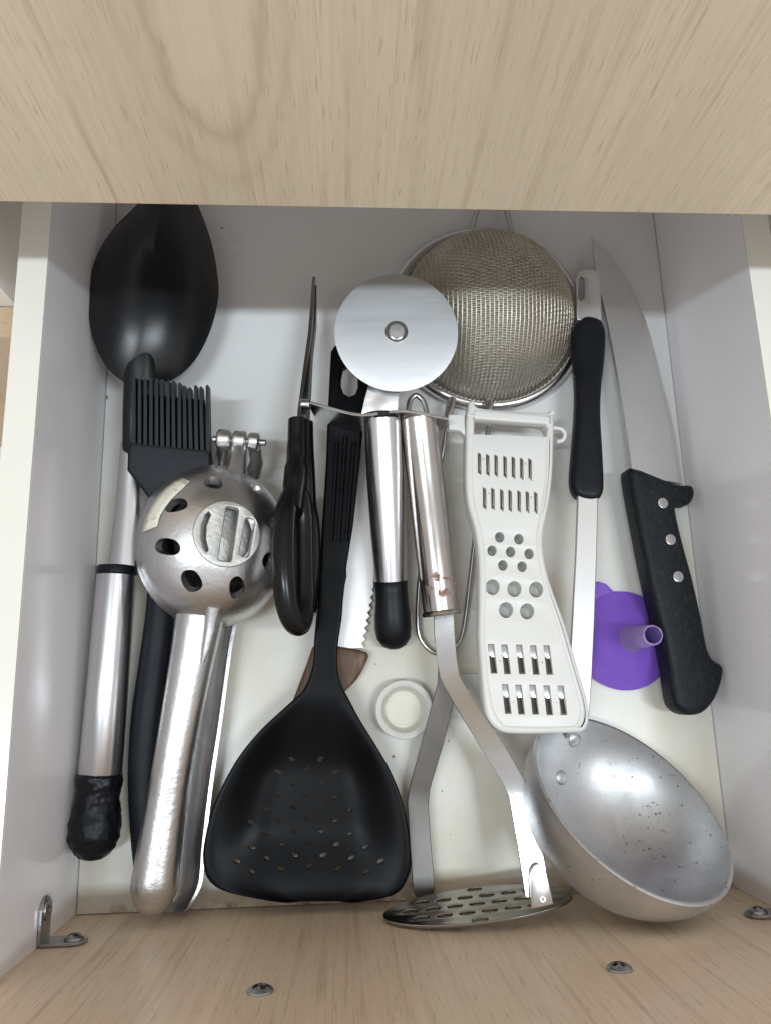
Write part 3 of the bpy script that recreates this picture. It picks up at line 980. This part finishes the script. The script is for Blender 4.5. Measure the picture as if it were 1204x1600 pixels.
for i, c in enumerate(path):
    f = abs(i / (len(path) - 1) * 2 - 1)
    hgt = .030 * (1 - f ** 3.5) + .006
    n = Vector((0, 1, 0)) * .0009
    dn = Vector((0, -.10, -1)) * hgt
    rings.append([c - n, c + n, c + n + dn, c - n + dn])
MB().loft(rings).build('finger_guard', M['steel'], pz, bevel=.0003)

# ------------------------------------------------------------------ 8 potato masher
ms = thing('potato_masher', 'steel potato masher with rusty tube handle, two bent arms and a holed oval plate', 'masher', P(668, 800, 0))
ha, hb = P(653, 654, .040), P(690, 962, .031)
ax = (hb - ha).normalized(); hl = (hb - ha).length
MB().lathe(ha, ax, [(0, .0085), (.0002, .0106), (.0012, .0112), (.002, .0109), (hl * .5, .0106), (hl - .003, .0102), (hl - .0022, .0108), (hl - .001, .0111), (hl, .0106), (hl - .0008, .0094), (hl - .006, .0092)], 48, True, True).build('handle', M['rust_tube'], ms)
hk = spline([P(638, 655, .040), P(638, 638, .040), P(641, 624, .040), P(650, 618, .040), P(660, 626, .040), P(665, 640, .040), P(667, 655, .040)], 5, False)
MB().tube(hk, .0016, 12).build('hanging_loop', M['wire'], ms)
Rl = [(677, 952, .033), (678, 990, .033), (682, 1028, .034), (688, 1060, .036), (709, 1098, .041), (752, 1170, .050), (784, 1222, .055), (794, 1245, .056), (807, 1316, .057), (820, 1402, .058)]
Rr_ = [(708, 952, .033), (710, 990, .033), (713, 1028, .034), (718, 1057, .036), (741, 1097, .041), (788, 1166, .050), (817, 1216, .055), (827, 1240, .056), (843, 1310, .057), (862, 1410, .058)]
MB().strap([P(*q) for q in Rl], [P(*q) for q in Rr_], .0017).build('arm', M['steel'], ms, angle=25, bevel=.0003)
Ll = [(680, 1000, .0295), (684, 1045, .028), (683, 1068, .026), (663, 1141, .020), (640, 1228, .014), (636, 1252, .013), (640, 1316, .012), (645, 1390, .012), (650, 1404, .012)]
Lr = [(708, 1000, .0295), (712, 1045, .028), (712, 1080, .026), (692, 1164, .020), (671, 1234, .014), (669, 1260, .013), (673, 1320, .012), (679, 1388, .012), (676, 1402, .012)]
MB().strap([P(*q) for q in Ll], [P(*q) for q in Lr], .0017).build('arm', M['arm_dark_reflection'], ms, angle=25, bevel=.0003)
# plate: stands on its long edge against the drawer front
pcn = P(745, 1414, .040)
u = (P(886, 1398, .046) - P(606, 1430, .036)).normalized()
ru = .0485
v = Vector((.02, .10, -1)); v = (v - u * u.dot(v)).normalized()
dpp = PL(.0); dpp.o = pcn; dpp.e1 = u; dpp.e2 = -v; dpp.n = u.cross(-v).normalized()
if dpp.n.y < 0: dpp.n = -dpp.n
hol = []
for iy in range(-2, 3):
    for ix in range(-4, 5):
        x = ix * .0112 + (iy % 2) * .0056; y_ = iy * .0098
        if (x / (ru - .005)) ** 2 + (y_ / .0205) ** 2 < .92: hol.append(ell(x, y_, .0040, .0028, 14))
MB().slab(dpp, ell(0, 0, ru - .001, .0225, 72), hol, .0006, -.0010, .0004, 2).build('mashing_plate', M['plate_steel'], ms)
tabp = PL((838, 1360, .0590), (862, 1400, .0592), (826, 1400, .0592))
MB().slab(tabp, [tabp.uv(*p) for p in ((828, 1420), (826, 1376), (827, 1360), (832, 1351), (839, 1348), (847, 1352), (852, 1362), (856, 1380), (863, 1412))], (), .0012, -.0002, .0004, 2).build('tab', M['steel_bright'], ms)
for px, py, r in ((839, 1371, .0017), (847, 1405, .0015)):
    c = tabp.at(px, py, .0012)
    MB().lathe(c, tabp.n, [(-.0003, r), (.0003, r * .9), (.0003, r * .55), (-.0001, r * .5), (-.0001, .0001)], 18).build('rivet', M['steel'], ms)

# ------------------------------------------------------------------ 9 wire strainer
sr = thing('wire_strainer', 'round wire mesh strainer lying face down at the back with a long wire handle', 'strainer', P(757, 495, 0))
rc = P(759, 496, .006); RR0 = .0600
MB().tube([rc + Vector((math.cos(a) * RR0, math.sin(a) * RR0, 0)) for a in [2 * math.pi * i / 72 for i in range(72)]], .0042, 12, 1.0, (0, 0, 1), closed=True).build('rim', M['steel_bright'], sr, angle=60)
DR = .0552; DH = .050
dome_h = lambda r: .008 + DH * max(0.0, 1 - (r / DR) ** 2.3) ** .62
mw = MB(); rng_ = random.Random(3)


def wires(step, rad, axis, amp):
    m = int(DR / step)
    for i in range(-m, m + 1):
        o_ = i * step
        hl2 = math.sqrt(max(0, DR * DR - o_ * o_))
        if hl2 < .004: continue
        ns = max(8, int(hl2 * 2 / .0022))
        ph = i % 2
        pts = []
        for j in range(ns + 1):
            t_ = -math.cos(math.pi * j / ns) * hl2
            x, y_ = (o_, t_) if axis == 'y' else (t_, o_)
            wob = .0004 * mnoise.noise(Vector((x * 60, y_ * 60, i * .0)))
            r = min(DR, math.hypot(x, y_))
            pts.append(rc + Vector((x + wob, y_ + wob, dome_h(r) - .007 + (amp if (j + ph) % 2 else -amp))))
        mw.tube(pts, rad, 5, caps=False)


wires(.00255, .00070, 'y', .00008)
wires(.00122, .00042, 'x', .00052)
o = mw.build('mesh_basket', M['mesh_wire'], sr, angle=0, fix=False)
o['kind'] = 'stuff'
lpth = spline([P(733, 372, .010), P(744, 330, .008), P(756, 306, .006), P(770, 300, .006), P(783, 308, .006), P(791, 330, .008), P(801, 372, .010)], 5, False)
MB().tube(lpth, .0018, 12).build('rest_loop', M['wire'], sr)
hw_ = [P(705, 626, .013), P(700, 655, .015), P(689, 719, .013), P(668, 830, .0085), P(656, 900, .006), P(652, 965, .005), P(657, 998, .0045), P(675, 1018, .0045), P(697, 1020, .0045), P(714, 1006, .0045), P(725, 975, .005), P(741, 844, .008), P(754, 735, .011), P(763, 660, .014), P(764, 632, .013)]
MB().tube(spline(hw_, 6, False), .0016, 12).build('wire_handle', M['wire'], sr)
for a, b in ((P(706, 622, .016), P(699, 652, .0165)), (P(764, 624, .015), P(763, 642, .0155))):
    MB().tube([a, a.lerp(b, .5), b], [.0026, .0030, .0024], 10, .8, (0, 0, 1)).build('clip', M['steel_bright'], sr, angle=50)

# ------------------------------------------------------------------ 10 white grater
gr = thing('plastic_grater', 'flat white plastic grater with rows of slots and round holes', 'grater', P(810, 880, 0))
gp = PL((740, 640, .037), (860, 650, .037), (850, 1130, .047))
G = lambda x, y: gp.uv(x, y)
outer = [(741, 626), (746, 636), (790, 641), (852, 645), (858, 641), (864, 650), (864, 690), (862, 745), (856, 790), (848, 830), (848, 860), (857, 905), (882, 975), (904, 1050), (917, 1094), (920, 1120), (916, 1136), (904, 1144), (850, 1146), (800, 1146), (779, 1141), (764, 1126), (756, 1102), (750, 1040), (747, 990), (748, 935), (747, 870), (741, 826), (731, 790), (727, 755), (727, 700), (728, 660), (731, 632), (735, 625)]
window = [(743, 660), (790, 663), (848, 667), (848, 681), (790, 679), (743, 678)]
inner_ = [(742, 652), (790, 656), (850, 661), (851, 690), (849, 745), (842, 795), (835, 835), (836, 862), (845, 908), (868, 980), (890, 1055), (902, 1098), (903, 1118), (898, 1129), (886, 1133), (800, 1133), (785, 1128), (774, 1112), (768, 1090), (762, 1040), (759, 990), (760, 935), (759, 870), (753, 826), (744, 790), (740, 755), (740, 700), (741, 660)]
row1 = [(748, 723), (761, 725), (774, 726), (788, 728), (801, 729), (814, 731), (827, 732)]
row2 = [(756, 777), (769, 778), (783, 780), (796, 781), (810, 782), (823, 783), (836, 784)]
small = [(780, 839), (810, 842), (768, 860), (797, 862), (826, 865), (785, 883), (815, 885)]
bigh = [(769, 917), (803, 920), (837, 921), (790, 953), (823, 955)]
row3 = [(769, 1029), (790, 1030), (813, 1030), (835, 1031), (856, 1031)]
row4 = [(791, 1092), (812, 1093), (834, 1093), (856, 1094), (878, 1094)]
pxm = 2880.0


def grow(pts, d):
    out = []
    for i, p in enumerate(pts):
        a = pts[max(i - 1, 0)]; b = pts[min(i + 1, len(pts) - 1)]
        tx, ty = b[0] - a[0], b[1] - a[1]; L = math.hypot(tx, ty) or 1
        out.append((p[0] - ty / L * d, p[1] + tx / L * d))
    return out


rim_in = [G(*p) for p in spline(inner_, 3)]
plate_o = [G(*p) for p in [(737, 678), (790, 680), (854, 682)]] + grow([G(*p) for p in spline(inner_[4:] , 3, False) if p[1] > 686], .0034)
# frame round the plate, a little proud of it
MB().slab(gp, [G(*p) for p in spline(outer, 3)], [rim_in], .0006, -.0125, .0022, 3).build('frame', M['white_plastic'], gr, angle=45)
holes = []
for x, y in row1 + row2:
    holes.append([G(x - 2.4, y - 17), G(x + 2.6, y - 13), G(x + 3.0, y + 15), G(x + 3.2, y + 19), G(x - 2.0, y + 15)])
for x, y in small: holes.append([G(*p) for p in ell(x, y, 7.2, 8.2, 18)])
for x, y in bigh: holes.append([G(*p) for p in ell(x, y, 10.8, 12.2, 22)])
for x, y in row3 + row4:
    holes.append([G(x - 7.5, y - 23), G(x + 2, y - 23), G(x + 7.5, y + 23), G(x - 2.5, y + 23)])
pin = [((p[0]) , (p[1])) for p in rim_in]
MB().slab(gp, plate_o, holes, -.0002, -.0030, .0004, 1).build('plate', M['white_plastic'], gr)
# crossbar above the window
MB().slab(gp, [G(*p) for p in ((739, 641), (790, 645), (858, 651), (858, 664), (790, 659), (739, 655))], (), .0014, -.006, .0012, 2).build('crossbar', M['white_plastic'], gr)
MB().slab(gp, [G(*p) for p in ((726, 646), (701, 646), (699, 652), (701, 669), (718, 671), (727, 680))], (), -.001, -.007, .001, 2).build('side_lug', M['white_plastic'], gr)
hk = spline([gp.at(868, 669, -.004), gp.at(877, 671, -.004), gp.at(882, 679, -.004), gp.at(878, 688, -.004), gp.at(869, 690, -.004)], 5, False)
MB().tube([gp.at(862, 668, -.004)] + hk, .0011, 10).build('side_hook', M['white_plastic'], gr)
# small steel teeth standing in the slots
for x, y in row1 + row2:
    MB().slab(gp, [G(x - .6, y - 15), G(x + 1.4, y - 12), G(x + 2.2, y + 13), G(x + .2, y + 13)], (), .0004, -.0026, .0001, 1).build('tooth', M['steel_dark'], gr)
for x, y in row3 + row4:
    a, b, c, d = gp.at(x - 5.0, y - 4, -.0008), gp.at(x + 1.2, y - 4, -.0034), gp.at(x + 5.2, y + 21, -.0034), gp.at(x - 1.6, y + 21, -.0008)
    MB().loft([[a, b, c, d], [p - gp.n * .0005 for p in (a, b, c, d)]]).build('tooth', M['steel_dark'], gr)
    MB().slab(gp, [G(x - 6.5, y - 22), G(x + 1.5, y - 22), G(x + 4.0, y - 3), G(x - 3.8, y - 3)], (), -.0018, -.0024, .0001, 1).build('blade', M['steel'], gr)
# drip lips round the holes
for x, y in small + bigh:
    r = (7.2, 8.2) if (x, y) in small else (10.8, 12.2)
    ring = [gp.at(px, py, -.0030) for px, py in ell(x, y, r[0], r[1], 18)]
    c = sum(ring, Vector()) / len(ring)
    MB().loft([[c + (p - c) * s - gp.n * h for p in ring] for s, h in ((1.12, 0), (1.10, .0022), (1.04, .0115), (.95, .0120), (.02, .0120), (.01, .0110), (.90, .0110), (.95, .0100), (.975, .0040), (.985, -.0004))], False, False).build('grating_collar', M['white_plastic'], gr, angle=50)
for x, y in ((780, 1033), (846, 1035), (801, 1097), (868, 1098), (754, 718), (820, 725), (763, 771), (829, 777)):
    c = gp.at(x, y, -.0004)
    MB().lathe(c, gp.n, [(-.0002, .0006), (.0002, .0005), (.0002, .0001)], 10).build('pin', M['zinc'], gr)

# ------------------------------------------------------------------ 11 ladle
la = thing('ladle', 'scratched aluminium ladle with a deep round bowl and black gripped flat handle', 'ladle', P(950, 1100, 0))
C0 = P(984.5, 1254, .053)
vv = (CAM - C0).normalized()
rt = RM @ Vector((1, 0, 0)); upv = RM @ Vector((0, 1, 0))
dr = (rt * .69 + upv * .72)
dr = (dr - vv * vv.dot(dr)).normalized()
ln = Vector((.3907, .6839, .6161)).normalized()
RB, DB, TB = .0536, .0445, .0018
pin_, pout = [], []
for i in range(21):
    a = math.pi / 2 * i / 20
    r = math.sin(a); h = -math.cos(a)
    pin_.append((DB * h, max(.0001, RB * r)))
    pout.append(((DB + TB) * h, max(.0001, (RB + TB) * r)))
lpf = pout + [(.0010, RB + TB * 1.1), (.0016, RB + TB * .6), (.0011, RB)] + pin_[::-1]
bowl = MB().lathe(C0, ln, lpf, 96).build('bowl', M['alu_ladle'], la, angle=60)


def bowl_hit(px, py):
    d = ray(px, py).normalized(); t = .3; prev = None
    q = None
    while t < .62:
        p = CAM + d * t; v = p - C0; h = v.dot(ln); r = (v - ln * h).length
        ins = h < 0 and (h / DB) ** 2 + (r / RB) ** 2 <= 1
        if ins: prev = p
        elif prev is not None: return prev
        t += .0002
    return prev


for px, py in ((897, 1157), (876, 1215)):
    c = bowl_hit(px, py)
    if c is None: continue
    v = c - C0; h = v.dot(ln); rad = v - ln * h
    n = -(rad / RB ** 2 + ln * h / DB ** 2).normalized()
    MB().lathe(c, n, [(-.0006, .0042), (.0004, .0040), (.0011, .0028), (.0013, .0001)], 22).build('rivet', M['alu_ladle'], la, angle=50)
gpl = PL((905, 500, .022), (945, 500, .022), (920, 1100, .034))
bL = [(902, 765), (899, 860), (893, 977), (888, 1060), (884, 1120)]
bR = [(934, 765), (932, 860), (928, 977), (924, 1060), (920, 1120)]
MB().strap([gpl.at(*p) for p in bL], [gpl.at(*p) for p in bR], .0026).build('handle_bar', M['blade_soft'], la, bevel=.0006)
MB().slab(gpl, [gpl.uv(*p) for p in ((901, 500), (898, 440), (900, 428), (908, 421), (928, 421), (936, 427), (938, 440), (939, 500))], [[gpl.uv(*p) for p in ((903, 466), (903, 436), (907, 431), (912, 436), (912, 466), (907, 471))]], 0, -.0026, .0005, 2).build('hanging_end', M['blade_soft'], la)
grip = [(905, 499), (916, 491), (932, 493), (943, 501), (948, 520), (946, 560), (941, 605), (940, 650), (943, 700), (945, 745), (944, 766), (937, 777), (924, 780), (906, 776), (897, 766), (893, 745), (896, 700), (900, 650), (901, 605), (898, 560), (896, 525), (899, 508)]
ggp = PL((905, 500, .026), (945, 500, .026), (920, 780, .030))
MB().slab(ggp, [ggp.uv(*p) for p in spline(grip, 3)], (), 0, -.0115, .0042, 4).build('grip', M['black_grip'], la, angle=60)
# flat foot of the handle, riveted to the outside of the bowl
e1 = (gpl.at(884, 1120) + gpl.at(920, 1120)) / 2
foot = []
for f in (0, .25, .5, .75, 1.0, 1.2):
    c = bowl_hit(897 + (876 - 897) * f, 1157 + (1215 - 1157) * f)
    v = c - C0; h = v.dot(ln); rad = v - ln * h
    foot.append(c + (rad / RB ** 2 + ln * h / DB ** 2).normalized() * (TB + .0022))
nn = (foot[2] - C0).normalized()
MB().tube(spline([e1, e1.lerp(foot[0], .6)] + foot, 4, False), .0055, 12, .26, nn).build('handle_foot', M['steel'], la, angle=60)

# ------------------------------------------------------------------ 12 funnel
fu = thing('plastic_funnel', 'small purple plastic funnel standing upside down under the knife handle', 'funnel', P(972, 998, 0))
fc = P(970, 1001, 0)
RF = .0290
prf = [(.0002, RF - .0012), (.0002, RF), (.004, RF), (.0042, RF - .0006), (.0046, RF - .0012), (.0050, RF - .0028), (.0085, .0205), (.0125, .0135), (.0152, .0096), (.0172, .0079), (.0180, .0072), (.0170, .0062), (.0120, .0102), (.004, RF - .0040), (.002, RF - .0016)]
MB().lathe(fc, (0, 0, 1), prf + [prf[0]], 64).build('cone', M['purple'], fu, angle=30)
sp_o = MB().lathe(fc, (0, 0, 1), [(.0174, .0066), (.0178, .0075), (.0186, .0071), (.030, .0063), (.048, .0055), (.0485, .0052), (.0485, .0046), (.046, .0045), (.0176, .0060), (.0174, .0066)], 48).build('spout', M['purple_pale'], fu, angle=40)
for v in sp_o.data.vertices:               # ragged moulded tip
    if v.co.z > .0475: v.co.z += mnoise.noise(v.co * 330) * .0012
tab = [(934, 908), (946, 912), (962, 928), (958, 944), (938, 950), (928, 936), (928, 915)]
fp = PL(.004)
MB().slab(fp, [fp.uv(*p) for p in tab], (), 0, -.0026, .0006, 2).build('tab', M['purple'], fu)

# ------------------------------------------------------------------ 13 chef's knife
ck = thing('chef_knife', 'big chef knife with wide steel blade and black three riveted handle by the right wall', 'knife', P(1030, 740, 0))
cp = PL((925, 380, .0165), (986, 726, .0225), (1064, 744, .0165))
sp_e = [(924, 370), (927, 401), (935, 445), (948, 501), (964, 585), (975, 650), (988, 742)]
ed_e = [(924.5, 370), (951, 397), (978, 434), (1001, 478), (1018, 528), (1035, 595), (1052, 662), (1068, 756)]
S_ = spline([cp.at(*p) for p in sp_e], 6, False); E_ = spline([cp.at(*p) for p in ed_e], 6, False)


def resamp(pl_, n):
    L = [0]
    for a, b in zip(pl_, pl_[1:]): L.append(L[-1] + (b - a).length)
    out = []
    for i in range(n):
        t_ = L[-1] * i / (n - 1); j = 0
        while j < len(L) - 2 and L[j + 1] < t_: j += 1
        out.append(pl_[j].lerp(pl_[j + 1], (t_ - L[j]) / max(1e-9, L[j + 1] - L[j])))
    return out


S_, E_ = resamp(S_, 40), resamp(E_, 40)
rings = []
for i, (a, b) in enumerate(zip(S_, E_)):
    th_ = .0030 * (.35 + .65 * i / 39)
    n = cp.n
    mid = a.lerp(b, .88)
    rings.append([a, mid - n * .0001, b - n * (th_ * .5), mid - n * (th_ * .85), a - n * th_])
MB().loft(rings).build('blade', M['blade_soft'], ck, angle=12)
hn = [(985, 741), (993, 730), (1031, 744), (1060, 755), (1083, 757), (1087, 772), (1079, 786), (1063, 783), (1058, 797), (1068, 843), (1085, 906), (1098, 964), (1108, 1014), (1118, 1032), (1132, 1042), (1130, 1065), (1119, 1094), (1100, 1114), (1077, 1117), (1060, 1106), (1053, 1086), (1043, 1019), (1018, 914), (1001, 830)]
hpn = PL((990, 740, .0280), (1062, 760, .0250), (1080, 1100, .0270))
MB().slab(hpn, [hpn.uv(*p) for p in spline(hn, 3)], (), 0, -.0165, .0042, 4).build('handle', M['tex_grip'], ck, angle=60)
for px, py in ((1035, 786), (1047, 843), (1059, 901)):
    c = hpn.at(px, py)
    MB().lathe(c, hpn.n, [(-.001, .0031), (.0001, .0031), (.00015, .0029), (.00015, .0001)], 24).build('rivet', M['steel_bright'], ck)

# ------------------------------------------------------------------ 14 little cap and 15 the clear strip
cu_ = thing('bottle_cap', 'small round frosted white plastic cap lying open side up beside the turner', 'cap', P(628, 1108, 0))
cc = P(629, 1108, 0)
MB().lathe(cc, (0, 0, 1), [(.0002, .0001), (.0002, .0128), (.0012, .0142), (.0085, .0164), (.0096, .0164), (.0102, .0158), (.0102, .0140), (.0096, .0128), (.0070, .0118), (.0030, .0110), (.0022, .0102), (.0022, .0001)], 56).build('cap_body', M['frosted'], cu_, angle=40)
MB().lathe(cc, (0, 0, 1), [(.0021, .0100), (.0027, .0098), (.0027, .0086), (.0024, .0084), (.0024, .0001)], 40, True, False).build('liner', M['cup_liner'], cu_)
cl = thing('plastic_strip', 'small translucent plastic strip lying flat partly under the white grater', 'plastic strip', P(740, 1085, 0))
pp = PL(.0022)
MB().slab(pp, [pp.uv(*p) for p in ((694, 1054), (800, 1050), (806, 1116), (700, 1120))], (), 0, -.0018, .0005, 2).build('strip', M['clear'], cl)
print("objects", len(bpy.data.objects))
